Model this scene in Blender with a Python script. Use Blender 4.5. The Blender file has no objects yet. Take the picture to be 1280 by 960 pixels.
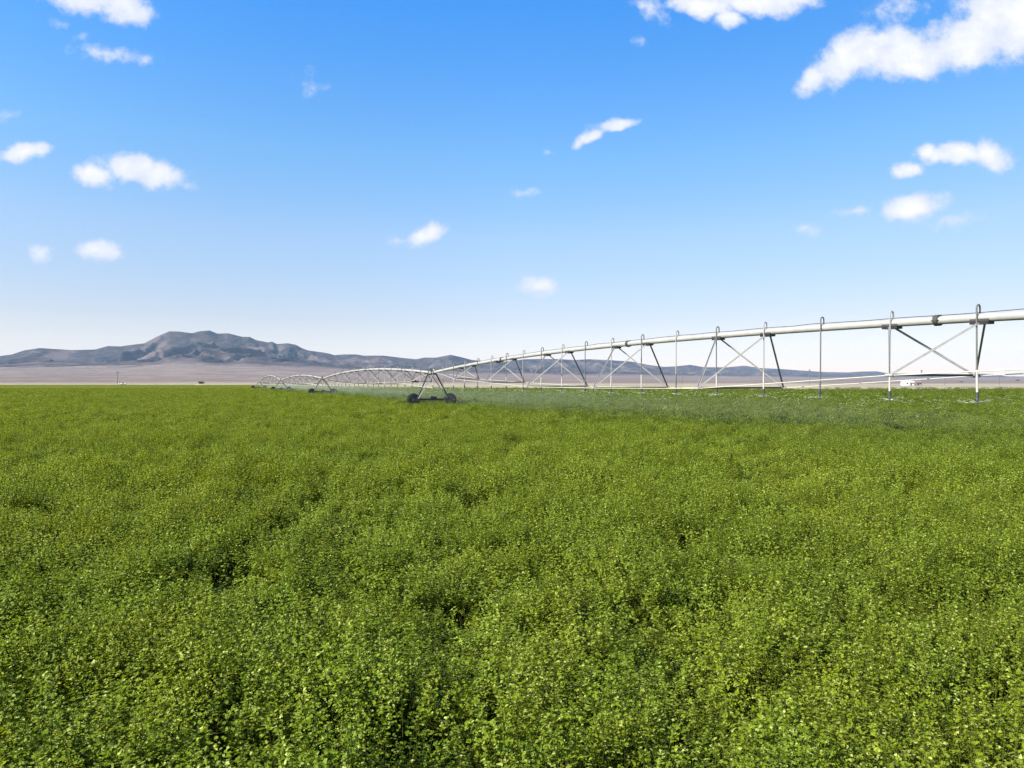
import bpy, math, random
import numpy as np
from mathutils import Vector, Matrix

random.seed(7)
rng = np.random.default_rng(11)
R = math.radians
scene = bpy.context.scene
COL = scene.collection

# ------------------------------------------------------------------ camera
H = 2.5            # eye height
F = 888.0          # focal length in pixels of a 1280 px wide picture
YH = 478.0
cam_d = bpy.data.cameras.new('camera')
cam = bpy.data.objects.new('camera', cam_d)
COL.objects.link(cam)
cam.location = (0, 0, H)
cam.rotation_euler = (R(90) - math.atan((480 - YH) / F), 0, 0)
cam_d.sensor_width = 36
cam_d.lens = F / 1280 * 36
cam_d.clip_start = 0.1
cam_d.clip_end = 60000
scene.camera = cam

# ------------------------------------------------------------------ render settings
scene.view_settings.view_transform = 'Standard'
scene.view_settings.look = 'None'
scene.view_settings.gamma = 1
scene.view_settings.exposure = 1.4
cy = scene.cycles
cy.use_denoising = True
cy.denoising_prefilter = 'NONE'
cy.max_bounces = 8
cy.diffuse_bounces = 3
cy.transmission_bounces = 4
cy.transparent_max_bounces = 12
cy.volume_bounces = 0
cy.sample_clamp_indirect = 4

# ------------------------------------------------------------------ sun and sky
SUN_EL, SUN_AZ = 36.0, -120.0      # azimuth clockwise from +Y (view direction)
sd = Vector((math.sin(R(SUN_AZ)) * math.cos(R(SUN_EL)), math.cos(R(SUN_AZ)) * math.cos(R(SUN_EL)), math.sin(R(SUN_EL))))
sun_d = bpy.data.lights.new('sun', 'SUN')
sun_d.energy = 5.0
sun_d.angle = R(0.5)
sun_d.color = (1.0, 0.93, 0.80)
sun = bpy.data.objects.new('sun', sun_d)
COL.objects.link(sun)
sun.rotation_euler = sd.to_track_quat('Z', 'Y').to_euler()

SKY_STR = 0.11
world = bpy.data.worlds.new('World')
scene.world = world
world.use_nodes = True
wt = world.node_tree
wt.nodes.clear()


class NT:
    """small helper around a node tree"""
    def __init__(self, tree):
        self.t = tree

    def n(self, typ, **kw):
        nd = self.t.nodes.new(typ)
        for k, v in kw.items():
            if k.startswith('_'):
                setattr(nd, k[1:], v)
        return nd

    def l(self, a, b):
        self.t.links.new(a, b)

    def val(self, sock, v):
        if hasattr(v, 'node'):
            self.l(v, sock)
        else:
            sock.default_value = v

    def math(self, op, a, b=None, c=None, clamp=False):
        nd = self.t.nodes.new('ShaderNodeMath')
        nd.operation = op
        nd.use_clamp = clamp
        self.val(nd.inputs[0], a)
        if b is not None:
            self.val(nd.inputs[1], b)
        if c is not None:
            self.val(nd.inputs[2], c)
        return nd.outputs[0]

    def vmath(self, op, a, b=None, scale=None):
        nd = self.t.nodes.new('ShaderNodeVectorMath')
        nd.operation = op
        self.val(nd.inputs[0], a)
        if b is not None:
            self.val(nd.inputs[1], b)
        if scale is not None:
            self.val(nd.inputs['Scale'], scale)
        return nd.outputs['Value'] if op in ('LENGTH', 'DOT_PRODUCT') else nd.outputs[0]

    def noise(self, vec, scale, detail=4, rough=0.55, dist=0.0, color=False, dim='3D'):
        nd = self.t.nodes.new('ShaderNodeTexNoise')
        nd.noise_dimensions = dim
        if vec is not None:
            self.l(vec, nd.inputs['Vector'])
        nd.inputs['Scale'].default_value = scale
        nd.inputs['Detail'].default_value = detail
        nd.inputs['Roughness'].default_value = rough
        nd.inputs['Distortion'].default_value = dist
        return nd.outputs['Color'] if color else nd.outputs[0]

    def rng(self, v, a, b, c=0.0, d=1.0, smooth=False):
        nd = self.t.nodes.new('ShaderNodeMapRange')
        if smooth:
            nd.interpolation_type = 'SMOOTHSTEP'
        self.l(v, nd.inputs['Value'])
        for k, x in zip(('From Min', 'From Max', 'To Min', 'To Max'), (a, b, c, d)):
            nd.inputs[k].default_value = x
        return nd.outputs[0]

    def mix(self, f, a, b, blend='MIX'):
        nd = self.t.nodes.new('ShaderNodeMix')
        nd.data_type = 'RGBA'
        nd.blend_type = blend
        self.val(nd.inputs[0], f)
        for s, v in ((nd.inputs[6], a), (nd.inputs[7], b)):
            if hasattr(v, 'node'):
                self.l(v, s)
            else:
                s.default_value = (*v, 1) if len(v) == 3 else v
        return nd.outputs[2]


W = NT(wt)
tc = W.n('ShaderNodeTexCoord')
D = tc.outputs['Generated']
sky = W.n('ShaderNodeTexSky')
sky.sky_type = 'NISHITA'
sky.sun_disc = False
sky.sun_elevation = R(SUN_EL)
sky.sun_rotation = R(SUN_AZ % 360)
sky.altitude = 1200
sky.air_density = 1.0
sky.dust_density = 0.6
sky.ozone_density = 2.2
hs = W.n('ShaderNodeHueSaturation')
hs.inputs['Saturation'].default_value = 1.18
hs.inputs['Value'].default_value = 1.0
W.l(sky.outputs[0], hs.inputs['Color'])
sepd = W.n('ShaderNodeSeparateXYZ')
W.l(D, sepd.inputs[0])
el = W.math('MAXIMUM', sepd.outputs['Z'], 0.0)
cr = W.n('ShaderNodeValToRGB')
GR = [(0.0, (0.92, 0.67, 0.60)), (0.0875, (1.08, 0.755, 0.67)), (0.196, (1.36, 1.07, 0.94)), (0.299, (1.12, 1.24, 1.19)), (0.47, (0.54, 1.25, 1.62)), (0.85, (0.8, 1.0, 1.15))]
els = cr.color_ramp.elements
els[0].position, els[1].position = 0.0, 0.85
for p_, c_ in GR[1:-1]:
    els.new(p_)
for e_, (p_, c_) in zip(els, GR):
    e_.position = p_
    e_.color = (c_[0] / 2, c_[1] / 2, c_[2] / 2, 1)
W.l(el, cr.inputs[0])
grade = W.vmath('SCALE', cr.outputs[0], scale=1.41)
grade = W.vmath('SCALE', grade, scale=W.math('MULTIPLY_ADD', W.math('MAXIMUM', sepd.outputs['X'], 0.0), -0.30, 1.0))
skycol = W.mix(1.0, hs.outputs[0], grade, 'MULTIPLY')

# clouds of the open sky, laid out by direction (tangents of bearing and height)
yy = W.math('MAXIMUM', sepd.outputs['Y'], 0.02)
uu = W.math('DIVIDE', sepd.outputs['X'], yy)
vv = W.math('DIVIDE', sepd.outputs['Z'], yy)
cmb = W.n('ShaderNodeCombineXYZ')
W.l(uu, cmb.inputs[0])
W.l(vv, cmb.inputs[1])
P0 = cmb.outputs[0]
wn = W.noise(P0, 14.0, 3, 0.55, color=True)
wn = W.vmath('SUBTRACT', wn, (0.5, 0.5, 0.5))
wn = W.vmath('MULTIPLY', wn, (0.045, 0.03, 0.0))
P1 = W.vmath('ADD', P0, wn)
CL = [  # bearing px, height px, half width, half height, rotation, density
    (96, -14, 70, 34, 14, 1), (152, 10, 46, 26, 20, .9), (76, 30, 16, 8, 0, .42),
    (134, 66, 42, 13, 8, .46), (184, 78, 11, 14, 30, .36), (108, 47, 12, 6, 0, .35),
    (12, 142, 22, 7, -12, .34), (26, 192, 42, 14, -8, .95),
    (122, 217, 26, 18, 0, 1), (166, 209, 42, 22, 8, 1), (196, 219, 46, 20, 6, .95), (236, 230, 18, 10, 30, .5),
    (52, 317, 21, 14, 8, .7), (121, 312, 38, 16, 0, .8), (387, 104, 18, 18, 0, .28),
    (531, 293, 33, 16, -15, .85), (500, 298, 20, 9, 0, .5), (672, 357, 28, 14, 0, .8),
    (735, 171, 26, 10, -32, .85), (770, 154, 36, 9, -10, .8), (686, 187, 9, 5, 0, .33), (655, 244, 24, 6, -4, .36),
    (950, 2, 84, 22, -3, 1), (880, 6, 50, 20, 12, .95), (908, 28, 18, 16, 0, .85), (812, 8, 36, 16, 25, .5), (801, 49, 10, 8, 0, .33),
    (1122, 10, 38, 20, 0, .55),
    (1058, 72, 62, 30, -34, 1), (1122, 66, 80, 38, 4, 1), (1205, 52, 72, 42, -12, 1), (1262, 26, 80, 60, 0, 1.1), (1016, 100, 24, 18, -40, .85),
    (1136, 84, 40, 18, 10, .85),
    (1195, 193, 60, 18, 4, .95), (1160, 186, 18, 14, 0, .9), (1234, 195, 34, 24, 10, .95), (1134, 211, 24, 13, 0, .95),
    (1142, 260, 52, 19, -4, .95), (1128, 266, 40, 14, 0, .9), (1066, 266, 25, 8, -6, .6), (1006, 286, 21, 11, 0, .62), (1200, 275, 28, 8, -25, .33),
]
acc = None
for (px, py, hw, hh, rot, dens) in CL:
    mp = W.n('ShaderNodeMapping')
    mp.vector_type = 'TEXTURE'
    mp.inputs['Location'].default_value = ((px - 640) / F, (YH - py) / F, 0)
    mp.inputs['Rotation'].default_value = (0, 0, R(-rot))
    mp.inputs['Scale'].default_value = (hw / F * 1.09, hh / F * 1.09, 1)
    W.l(P1, mp.inputs['Vector'])
    d = W.vmath('LENGTH', mp.outputs[0])
    dens = dens if dens > .7 else dens * .66
    f = W.math('MULTIPLY_ADD', d, -dens, dens)
    if acc is None:
        acc = f
    else:
        acc = W.math('SMOOTH_MAX', acc, f, 0.12)
fb = W.noise(P0, 38.0, 6, 0.62)
fb2 = W.noise(P0, 11.0, 3, 0.5)
dn = W.math('ADD', acc, W.math('MULTIPLY_ADD', fb, 0.95, -0.475))
dn = W.math('ADD', dn, W.math('MULTIPLY_ADD', fb2, 0.35, -0.175))
cmask = W.rng(dn, 0.0, 0.50, 0, 1, True)
cmask = W.math('MULTIPLY', cmask, W.rng(sepd.outputs['Y'], 0.05, 0.2))
shade = W.rng(dn, 0.25, 0.85, 0.1, 1, True)
shade2 = W.math('MULTIPLY', shade, W.rng(W.noise(P0, 24.0, 4, 0.5), 0.3, 0.62, 0.15, 1))
K = 1.0 / SKY_STR
ccol = W.mix(shade2, (0.2814 * K, 0.3066 * K, 0.3654 * K), (0.399 * K, 0.399 * K, 0.4032 * K))
final = W.mix(cmask, skycol, ccol)
bg = W.n('ShaderNodeBackground')
bg.inputs['Strength'].default_value = SKY_STR
W.l(final, bg.inputs['Color'])
wo = W.n('ShaderNodeOutputWorld')
W.l(bg.outputs[0], wo.inputs['Surface'])
world.cycles.sampling_method = 'MANUAL'
world.cycles.sample_map_resolution = 512


# ------------------------------------------------------------------ helpers
def new_mat(name):
    m = bpy.data.materials.new(name)
    m.use_nodes = True
    m.node_tree.nodes.clear()
    return m, NT(m.node_tree)


def simple(name, col, rough=0.6, metal=0.0, var=0.12, scale=8.0, bump=0.0, spec=0.5):
    m, T = new_mat(name)
    geo = T.n('ShaderNodeTexCoord')
    nz = T.noise(geo.outputs['Object'], scale, 5, 0.6)
    f = T.rng(nz, 0.3, 0.7)
    dark = tuple(c * (1 - var) for c in col)
    lite = tuple(min(1, c * (1 + var)) for c in col)
    c = T.mix(f, dark, lite)
    b = T.n('ShaderNodeBsdfPrincipled')
    T.l(c, b.inputs['Base Color'])
    T.l(T.rng(nz, 0.3, 0.7, max(0, rough - 0.1), min(1, rough + 0.1)), b.inputs['Roughness'])
    b.inputs['Metallic'].default_value = metal
    b.inputs['Specular IOR Level'].default_value = spec
    if bump:
        bm_ = T.n('ShaderNodeBump')
        bm_.inputs['Strength'].default_value = bump
        bm_.inputs['Distance'].default_value = 0.02
        T.l(nz, bm_.inputs['Height'])
        T.l(bm_.outputs[0], b.inputs['Normal'])
    o = T.n('ShaderNodeOutputMaterial')
    T.l(b.outputs[0], o.inputs['Surface'])
    return m


def tag(o, label=None, cat=None, group=None, kind=None):
    if label:
        o['label'] = label
    if cat:
        o['category'] = cat
    if group:
        o['group'] = group
    if kind:
        o['kind'] = kind
    return o


def empty(name, loc=(0, 0, 0), rz=0.0):
    o = bpy.data.objects.new(name, None)
    COL.objects.link(o)
    o.location = loc
    o.rotation_euler = (0, 0, rz)
    o.empty_display_size = 0.5
    return o


class MB:
    """collects shapes and links them as ONE mesh object"""
    def __init__(self):
        self.v, self.f = [], []

    def box(self, c, s, rz=0.0, M=None):
        n = len(self.v)
        cz, sz = math.cos(rz), math.sin(rz)
        for dx in (-1, 1):
            for dy in (-1, 1):
                for dz in (-1, 1):
                    x, y, z = dx * s[0] / 2, dy * s[1] / 2, dz * s[2] / 2
                    p = Vector((c[0] + x * cz - y * sz, c[1] + x * sz + y * cz, c[2] + z))
                    self.v.append(p)
        for q in ((0, 1, 3, 2), (4, 6, 7, 5), (0, 4, 5, 1), (2, 3, 7, 6), (0, 2, 6, 4), (1, 5, 7, 3)):
            self.f.append([n + k for k in q])

    def beam(self, a, b, w, h, up=(0, 0, 1)):
        """rectangular bar from a to b, w across and h along up"""
        a, b = Vector(a), Vector(b)
        d = (b - a).normalized()
        s = d.cross(Vector(up))
        if s.length < 1e-4:
            s = d.cross(Vector((1, 0, 0)))
        s.normalize()
        u = s.cross(d)
        n = len(self.v)
        for p in (a, b):
            for (i, j) in ((-1, -1), (1, -1), (1, 1), (-1, 1)):
                self.v.append(p + s * (i * w / 2) + u * (j * h / 2))
        self.f += [[n, n + 3, n + 2, n + 1], [n + 4, n + 5, n + 6, n + 7]]
        for k in range(4):
            k2 = (k + 1) % 4
            self.f.append([n + k, n + k2, n + 4 + k2, n + 4 + k])

    def angle(self, a, b, w, t=0.012, up=(0, 0, 1)):
        """angle iron: two thin flanges at right angles"""
        a, b = Vector(a), Vector(b)
        d = (b - a).normalized()
        s = d.cross(Vector(up))
        if s.length < 1e-4:
            s = d.cross(Vector((1, 0, 0)))
        s.normalize()
        u = s.cross(d)
        prof = [(0, 0), (w, 0), (w, t), (t, t), (t, w), (0, w)]
        n = len(self.v)
        for p in (a, b):
            for (i, j) in prof:
                self.v.append(p + s * (i - w / 2) + u * (j - w / 2))
        for k in range(6):
            k2 = (k + 1) % 6
            self.f.append([n + k, n + k2, n + 6 + k2, n + 6 + k])
        self.f += [[n + k for k in (5, 4, 3, 2, 1, 0)], [n + 6 + k for k in range(6)]]

    def tube(self, pts, rad, seg=10, caps=True):
        pts = [Vector(p) for p in pts]
        if not isinstance(rad, (list, tuple)):
            rad = [rad] * len(pts)
        n0 = len(self.v)
        prev = None
        for i, p in enumerate(pts):
            t = (pts[min(i + 1, len(pts) - 1)] - pts[max(i - 1, 0)])
            t.normalize()
            if prev is None:
                a = Vector((0, 0, 1)) if abs(t.z) < 0.9 else Vector((1, 0, 0))
                s = t.cross(a).normalized()
            else:
                s = (prev - t * prev.dot(t)).normalized()
            prev = s
            u = t.cross(s)
            for k in range(seg):
                an = 2 * math.pi * k / seg
                self.v.append(p + (s * math.cos(an) + u * math.sin(an)) * rad[i])
        for i in range(len(pts) - 1):
            for k in range(seg):
                k2 = (k + 1) % seg
                a = n0 + i * seg
                self.f.append([a + k, a + k2, a + seg + k2, a + seg + k])
        if caps:
            self.f.append([n0 + k for k in range(seg)][::-1])
            e = n0 + (len(pts) - 1) * seg
            self.f.append([e + k for k in range(seg)])

    def lathe(self, c, axis, prof, seg=28):
        """prof: list of (offset along axis, radius), closed ring of revolution"""
        c, ax = Vector(c), Vector(axis).normalized()
        a = Vector((0, 0, 1)) if abs(ax.z) < 0.9 else Vector((1, 0, 0))
        s = ax.cross(a).normalized()
        u = ax.cross(s)
        n0 = len(self.v)
        m = len(prof)
        for k in range(seg):
            an = 2 * math.pi * k / seg
            for (o, r) in prof:
                self.v.append(c + ax * o + (s * math.cos(an) + u * math.sin(an)) * r)
        for k in range(seg):
            k2 = (k + 1) % seg
            for j in range(m):
                j2 = (j + 1) % m
                self.f.append([n0 + k * m + j, n0 + k * m + j2, n0 + k2 * m + j2, n0 + k2 * m + j])

    def poly(self, pts):
        n = len(self.v)
        self.v += [Vector(p) for p in pts]
        self.f.append(list(range(n, n + len(pts))))

    def build(self, name, mat, parent=None, smooth=False):
        me = bpy.data.meshes.new(name)
        me.from_pydata([tuple(p) for p in self.v], [], self.f)
        me.update()
        if smooth:
            for p in me.polygons:
                p.use_smooth = True
            try:
                me.set_sharp_from_angle(angle=R(40))
            except Exception:
                pass
        if mat:
            me.materials.append(mat)
        o = bpy.data.objects.new(name, me)
        COL.objects.link(o)
        if parent:
            o.parent = parent
        return o


def np_mesh(name, V, Fq, mat, smooth=True):
    """V (n,3) float, Fq (m,4) or (m,3) int"""
    me = bpy.data.meshes.new(name)
    k = Fq.shape[1]
    me.vertices.add(len(V))
    me.vertices.foreach_set('co', V.astype(np.float32).ravel())
    me.loops.add(Fq.size)
    me.loops.foreach_set('vertex_index', Fq.astype(np.int32).ravel())
    me.polygons.add(len(Fq))
    me.polygons.foreach_set('loop_start', np.arange(0, Fq.size, k, dtype=np.int32))
    me.polygons.foreach_set('loop_total', np.full(len(Fq), k, dtype=np.int32))
    me.update(calc_edges=True)
    if smooth:
        me.polygons.foreach_set('use_smooth', np.ones(len(Fq), dtype=bool))
    if mat:
        me.materials.append(mat)
    return me


# ---- numpy gradient noise
_perm = rng.permutation(512)
_ang = rng.uniform(0, 2 * np.pi, 512)


def pnoise(x, y):
    xi, yi = np.floor(x).astype(int), np.floor(y).astype(int)
    xf, yf = x - xi, y - yi

    def g(ix, iy, dx, dy):
        h = _perm[(_perm[ix & 511] + iy) & 511]
        a = _ang[h]
        return np.cos(a) * dx + np.sin(a) * dy
    u = xf * xf * xf * (xf * (xf * 6 - 15) + 10)
    v = yf * yf * yf * (yf * (yf * 6 - 15) + 10)
    a = g(xi, yi, xf, yf) * (1 - u) + g(xi + 1, yi, xf - 1, yf) * u
    b = g(xi, yi + 1, xf, yf - 1) * (1 - u) + g(xi + 1, yi + 1, xf - 1, yf - 1) * u
    return (a * (1 - v) + b * v) * 1.5


def fbm(x, y, o=4, g=0.5):
    s, a, n = 0, 1.0, 0
    for k in range(o):
        s = s + a * pnoise(x * 2 ** k + 17.3 * k, y * 2 ** k + 5.1 * k)
        n += a
        a *= g
    return s / n


def ridged(x, y, o=4, g=0.5):
    s, a, n = 0, 1.0, 0
    for k in range(o):
        s = s + a * (1 - np.abs(pnoise(x * 2 ** k + 7.7 * k, y * 2 ** k + 3.3 * k)) * 1.6)
        n += a
        a *= g
    return s / n


# ------------------------------------------------------------------ desert terrain with the mountain range
RIDGE = [(-500, 452), (-200, 451), (-60, 449), (0, 445), (15, 443), (30, 438), (50, 435), (65, 436), (90, 437.5), (118, 437), (135, 432.5), (150, 433),
         (165, 431), (180, 429), (190, 424), (200, 419), (212, 414), (225, 414.5), (240, 416.5), (250, 414), (262, 413), (272, 417),
         (285, 416.5), (295, 419), (303, 421), (312, 421), (320, 425), (335, 428), (340, 427), (346, 430), (360, 429), (370, 431), (377, 435),
         (385, 438), (400, 440), (412, 442), (418, 444), (430, 443), (445, 443), (455, 444.5), (480, 444.5), (500, 447), (520, 449),
         (530, 447), (545, 447), (563, 443.5), (575, 446), (590, 450), (605, 451), (630, 452), (657, 449), (680, 448.5), (700, 449), (720, 450),
         (735, 449), (760, 450), (775, 451), (790, 452), (810, 456), (830, 458.5), (842, 458), (863, 456), (880, 459), (910, 459), (930, 457),
         (950, 460), (980, 461.5), (1000, 463), (1030, 465), (1060, 465.5), (1075, 464.5), (1095, 464), (1115, 467.5), (1150, 469),
         (1200, 469.3), (1215, 467.6), (1230, 467), (1245, 468), (1258, 470.3), (1280, 470.6), (1400, 470.6), (1800, 469)]
BASE = [(-500, 461), (0, 460), (150, 459.5), (240, 456), (330, 458), (400, 461), (480, 463.5), (560, 466), (640, 468), (700, 469), (850, 470),
        (1040, 472), (1130, 471.5), (1280, 471.6), (1800, 472)]
DIST = [(-500, 7000), (560, 7000), (800, 8600), (1050, 11000), (1280, 12500), (1800, 12500)]
az_f = np.arange(-46, 46.01, 0.095)
az_c = np.concatenate([np.arange(-180, -46, 4.0), az_f, np.arange(48, 180.1, 4.0)])
pxa = 640 + F * np.tan(np.radians(np.clip(az_c, -55, 55)))
ridge = (YH - np.interp(pxa, *zip(*RIDGE))) / F
base = (YH - np.interp(pxa, *zip(*BASE))) / F
dist = np.interp(pxa, *zip(*DIST))
cosa = np.cos(np.radians(np.clip(az_c, -55, 55)))
ridge, base = ridge * cosa, base * cosa          # slope along the ray
s1 = np.array([0, 30, 80, 150, 250, 400, 600, 900])
tt = np.concatenate([np.linspace(0, 1, 190), np.linspace(1.02, 1.5, 10)])
rows = []
tr = []
for r in s1:
    rows.append((np.full_like(dist, float(r)), np.zeros_like(dist), np.full_like(dist, -2.0)))
Rb = dist * 0.62
for s in np.linspace(0.03, 0.985, 60):
    r = 900 + (Rb - 900) * s
    e = base * s ** 0.9
    rows.append((r, e * r + H * s, np.full_like(dist, s - 1.0)))
for t in tt:
    r = Rb + (dist - Rb) * t
    X, Y = r * np.sin(np.radians(az_c)), r * np.cos(np.radians(az_c))
    rel = (ridge - base)
    wx = X / 520 + 0.6 * fbm(X / 900, Y / 900, 3)
    wy = Y / 1500 + 0.6 * fbm(X / 900 + 9, Y / 900 + 4, 3)
    n1 = ridged(wx, wy, 5, 0.52)
    n2 = fbm(X / 420, Y / 600, 4)
    if t <= 1:
        prof = t ** 0.82
        bell = (4 * t * (1 - t)) ** 0.7
        valley = np.clip((0.98 - n1) * 2.0, 0, 1.1) ** 1.15
        e = base + rel * prof * (1 - (0.85 * bell) * valley) + rel * 0.06 * bell * n2
    else:
        e = (base + rel) * (1 - (t - 1) * 1.6)
    rows.append((r, e * r + H, np.full_like(dist, t)))
for r in (16500.0,):
    rows.append((np.full_like(dist, r), np.full_like(dist, -60.0), np.full_like(dist, 0.0)))
nc = len(az_c)
V = []
TV = []
for (r, z, t) in rows:
    V.append(np.stack([r * np.sin(np.radians(az_c)), r * np.cos(np.radians(az_c)), z], 1))
    TV.append(t)
V = np.concatenate(V)
TV = np.concatenate(TV)
nr = len(rows)
i = np.arange(nr - 1)[:, None] * nc + np.arange(nc - 1)[None, :]
Fq = np.stack([i, i + 1, i + 1 + nc, i + nc], -1).reshape(-1, 4)[:, ::-1]

m_des, T = new_mat('desert_ground')
geo = T.n('ShaderNodeNewGeometry')
pos = geo.outputs['Position']
at = T.n('ShaderNodeAttribute')
at.attribute_name = 'zone'
zone = at.outputs['Fac']
stretch = T.vmath('MULTIPLY', pos, (1.0, 0.8, 1.0))
n_big = T.noise(stretch, 0.0016, 5, 0.6)
n_mid = T.noise(stretch, 0.008, 5, 0.65)
n_rock = T.noise(pos, 0.012, 6, 0.65)
plain = T.mix(T.rng(n_big, 0.35, 0.65), (0.1428, 0.105, 0.0924), (0.21, 0.168, 0.1428))
plain = T.mix(T.rng(n_mid, 0.44, 0.56, 0, 0.95), plain, (0.126, 0.1008, 0.0924))
edge = T.mix(T.rng(n_mid, 0.4, 0.6), (0.2268, 0.2016, 0.1386), (0.2856, 0.252, 0.1848))
plain = T.mix(T.rng(zone, -1.0, -0.88, 1, 0), plain, edge)
rock = T.mix(T.rng(n_rock, 0.35, 0.68), (0.008, 0.014, 0.021), (0.068, 0.050, 0.045))
rock = T.mix(T.rng(T.noise(pos, 0.0034, 4, 0.6), 0.5, 0.66, 0, 0.6), rock, (0.1428, 0.105, 0.0966))
sepn = T.n('ShaderNodeSeparateXYZ')
T.l(geo.outputs['Normal'], sepn.inputs[0])
c = T.mix(T.rng(T.math('ADD', zone, T.math('MULTIPLY_ADD', n_mid, 0.3, -0.15)), -0.04, 0.12, 0, 1, True), plain, rock)
b = T.n('ShaderNodeBsdfPrincipled')
T.l(c, b.inputs['Base Color'])
b.inputs['Roughness'].default_value = 0.95
b.inputs['Specular IOR Level'].default_value = 0.1
bp = T.n('ShaderNodeBump')
bp.inputs['Strength'].default_value = 0.6
bp.inputs['Distance'].default_value = 18.0
T.l(T.noise(pos, 0.02, 5, 0.6), bp.inputs['Height'])
T.l(bp.outputs[0], b.inputs['Normal'])
o = T.n('ShaderNodeOutputMaterial')
T.l(b.outputs[0], o.inputs['Surface'])

me = np_mesh('ground', V, Fq, m_des)
a_ = me.attributes.new('zone', 'FLOAT', 'POINT')
a_.data.foreach_set('value', TV.astype(np.float32))
ground = bpy.data.objects.new('ground', me)
COL.objects.link(ground)
tag(ground, 'pale pinkish desert plain rising to a blue grey mountain range', kind='structure')


# ------------------------------------------------------------------ the field
def gp(px, y, h=0.0):
    """ground point seen at bearing px and dip y for a surface of height h"""
    Y = (H - h) * F / (y - YH)
    return ((px - 640) / F * Y, Y)


CAN = 0.33
EDGE = [(-900, 640), (-504, 700), (-236, 660), (-120, 470), (-13, 300), (48, 214), (100, 205), (156, 216), (230, 225), (330, 215)]
m_soil, T = new_mat('field_soil')
tcn = T.n('ShaderNodeTexCoord')
nz = T.noise(tcn.outputs['Object'], 3.0, 6, 0.65)
nz2 = T.noise(tcn.outputs['Object'], 0.3, 3, 0.6)
c = T.mix(T.rng(nz, 0.3, 0.7), (0.022, 0.019, 0.010), (0.045, 0.038, 0.020))
c = T.mix(T.rng(nz, 0.42, 0.6, 0, 0.8), c, (0.022, 0.036, 0.008))
b = T.n('ShaderNodeBsdfPrincipled')
T.l(c, b.inputs['Base Color'])
b.inputs['Roughness'].default_value = 0.9
b.inputs['Specular IOR Level'].default_value = 0.15
bp = T.n('ShaderNodeBump')
bp.inputs['Distance'].default_value = 0.05
T.l(nz, bp.inputs['Height'])
T.l(bp.outputs[0], b.inputs['Normal'])
o = T.n('ShaderNodeOutputMaterial')
T.l(b.outputs[0], o.inputs['Surface'])
mb = MB()
mb.poly([(x, y, 0.03) for x, y in [(-900, -60), (330, -60)] + EDGE[::-1]])
soil = mb.build('field_soil', m_soil)
tag(soil, 'dark damp soil under the alfalfa', kind='structure')

# pale dirt margin along the right hand edge of the field
m_margin = simple('margin_dirt', (0.3192, 0.2772, 0.1848), 0.95, 0, 0.18, 0.08, spec=0.1)
mb = MB()
st = [(-236, 668), (-120, 478), (-13, 306), (48, 218), (100, 209), (156, 220), (230, 229), (330, 219)]
w_ = [10, 14, 30, 26, 22, 22, 22, 20]
for k in range(len(st) - 1):
    (x0, y0), (x1, y1) = st[k], st[k + 1]
    mb.poly([(x0, y0, 0.06), (x1, y1, 0.06), (x1, y1 + w_[k + 1], 0.06), (x0, y0 + w_[k], 0.06)])
tag(mb.build('dirt_path', m_margin), 'pale dirt track along the far edge of the field', kind='structure')

# wheel ruts in the crop
RUTS = [[gp(x, y, CAN) for x, y in ((585, 501), (605, 503), (735, 508), (860, 514), (950, 520), (1060, 528), (1170, 535), (1280, 543), (1400, 556), (1520, 575))],
        [gp(x, y, CAN) for x, y in ((-120, 508), (0, 506), (230, 503.5), (420, 502.5), (505, 502))]]


def rut_dist(X, Y):
    best = np.full(X.shape, 1e9)
    for line in RUTS:
        for (x0, y0), (x1, y1) in zip(line[:-1], line[1:]):
            dx, dy = x1 - x0, y1 - y0
            t = np.clip(((X - x0) * dx + (Y - y0) * dy) / (dx * dx + dy * dy), 0, 1)
            best = np.minimum(best, np.hypot(X - x0 - t * dx, Y - y0 - t * dy))
    return best


def field_edge(X):
    return np.interp(X, [p[0] for p in EDGE], [p[1] for p in EDGE])


def canopy_h(X, Y):
    """relative canopy height, about 0.45 .. 1.3, with hollows"""
    a = fbm(X / 0.62, Y / 0.62, 2)
    b = fbm(X / 4.5 + 30, Y / 4.5, 3)
    c = fbm(X / 0.38 + 5, Y / 0.38 + 9, 2)
    hgt = 1.0 + 0.58 * a + 0.34 * b + 0.25 * c
    hole = np.clip((-(0.75 * fbm(X / 0.95 + 50, Y / 0.75 + 50, 3) + 0.30 * b) - 0.055) / 0.10, 0, 1)
    hgt = np.clip(hgt * (1 - 0.82 * hole), 0.16, 1.7)
    return hgt


def plants(X, Y, cell):
    """nearest plant centre on a jittered lattice: distance over its radius, direction away from it"""
    ci_, cj_ = np.floor(X / cell).astype(int), np.floor(Y / cell).astype(int)
    best = np.full(X.shape, 1e9)
    dirn = np.zeros_like(X)
    vig = np.zeros_like(X)
    for di in (-1, 0, 1):
        for dj in (-1, 0, 1):
            a, b = ci_ + di, cj_ + dj
            h1 = _perm[(_perm[a & 511] + b) & 511]
            h2 = _perm[(h1 + 77 + a) & 511]
            h3 = _perm[(h2 + 13 + b) & 511]
            px_ = (a + 0.5 + 0.85 * (h1 / 512 - 0.5)) * cell
            py_ = (b + 0.5 + 0.85 * (h2 / 512 - 0.5)) * cell
            rad = cell * (0.44 + 0.22 * h3 / 512)
            dx, dy = X - px_, Y - py_
            d = np.hypot(dx, dy) / rad
            m = d < best
            best = np.where(m, d, best)
            dirn = np.where(m, np.arctan2(dy, dx), dirn)
            vig = np.where(m, h3 / 512, vig)
    return best, dirn, vig


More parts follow.
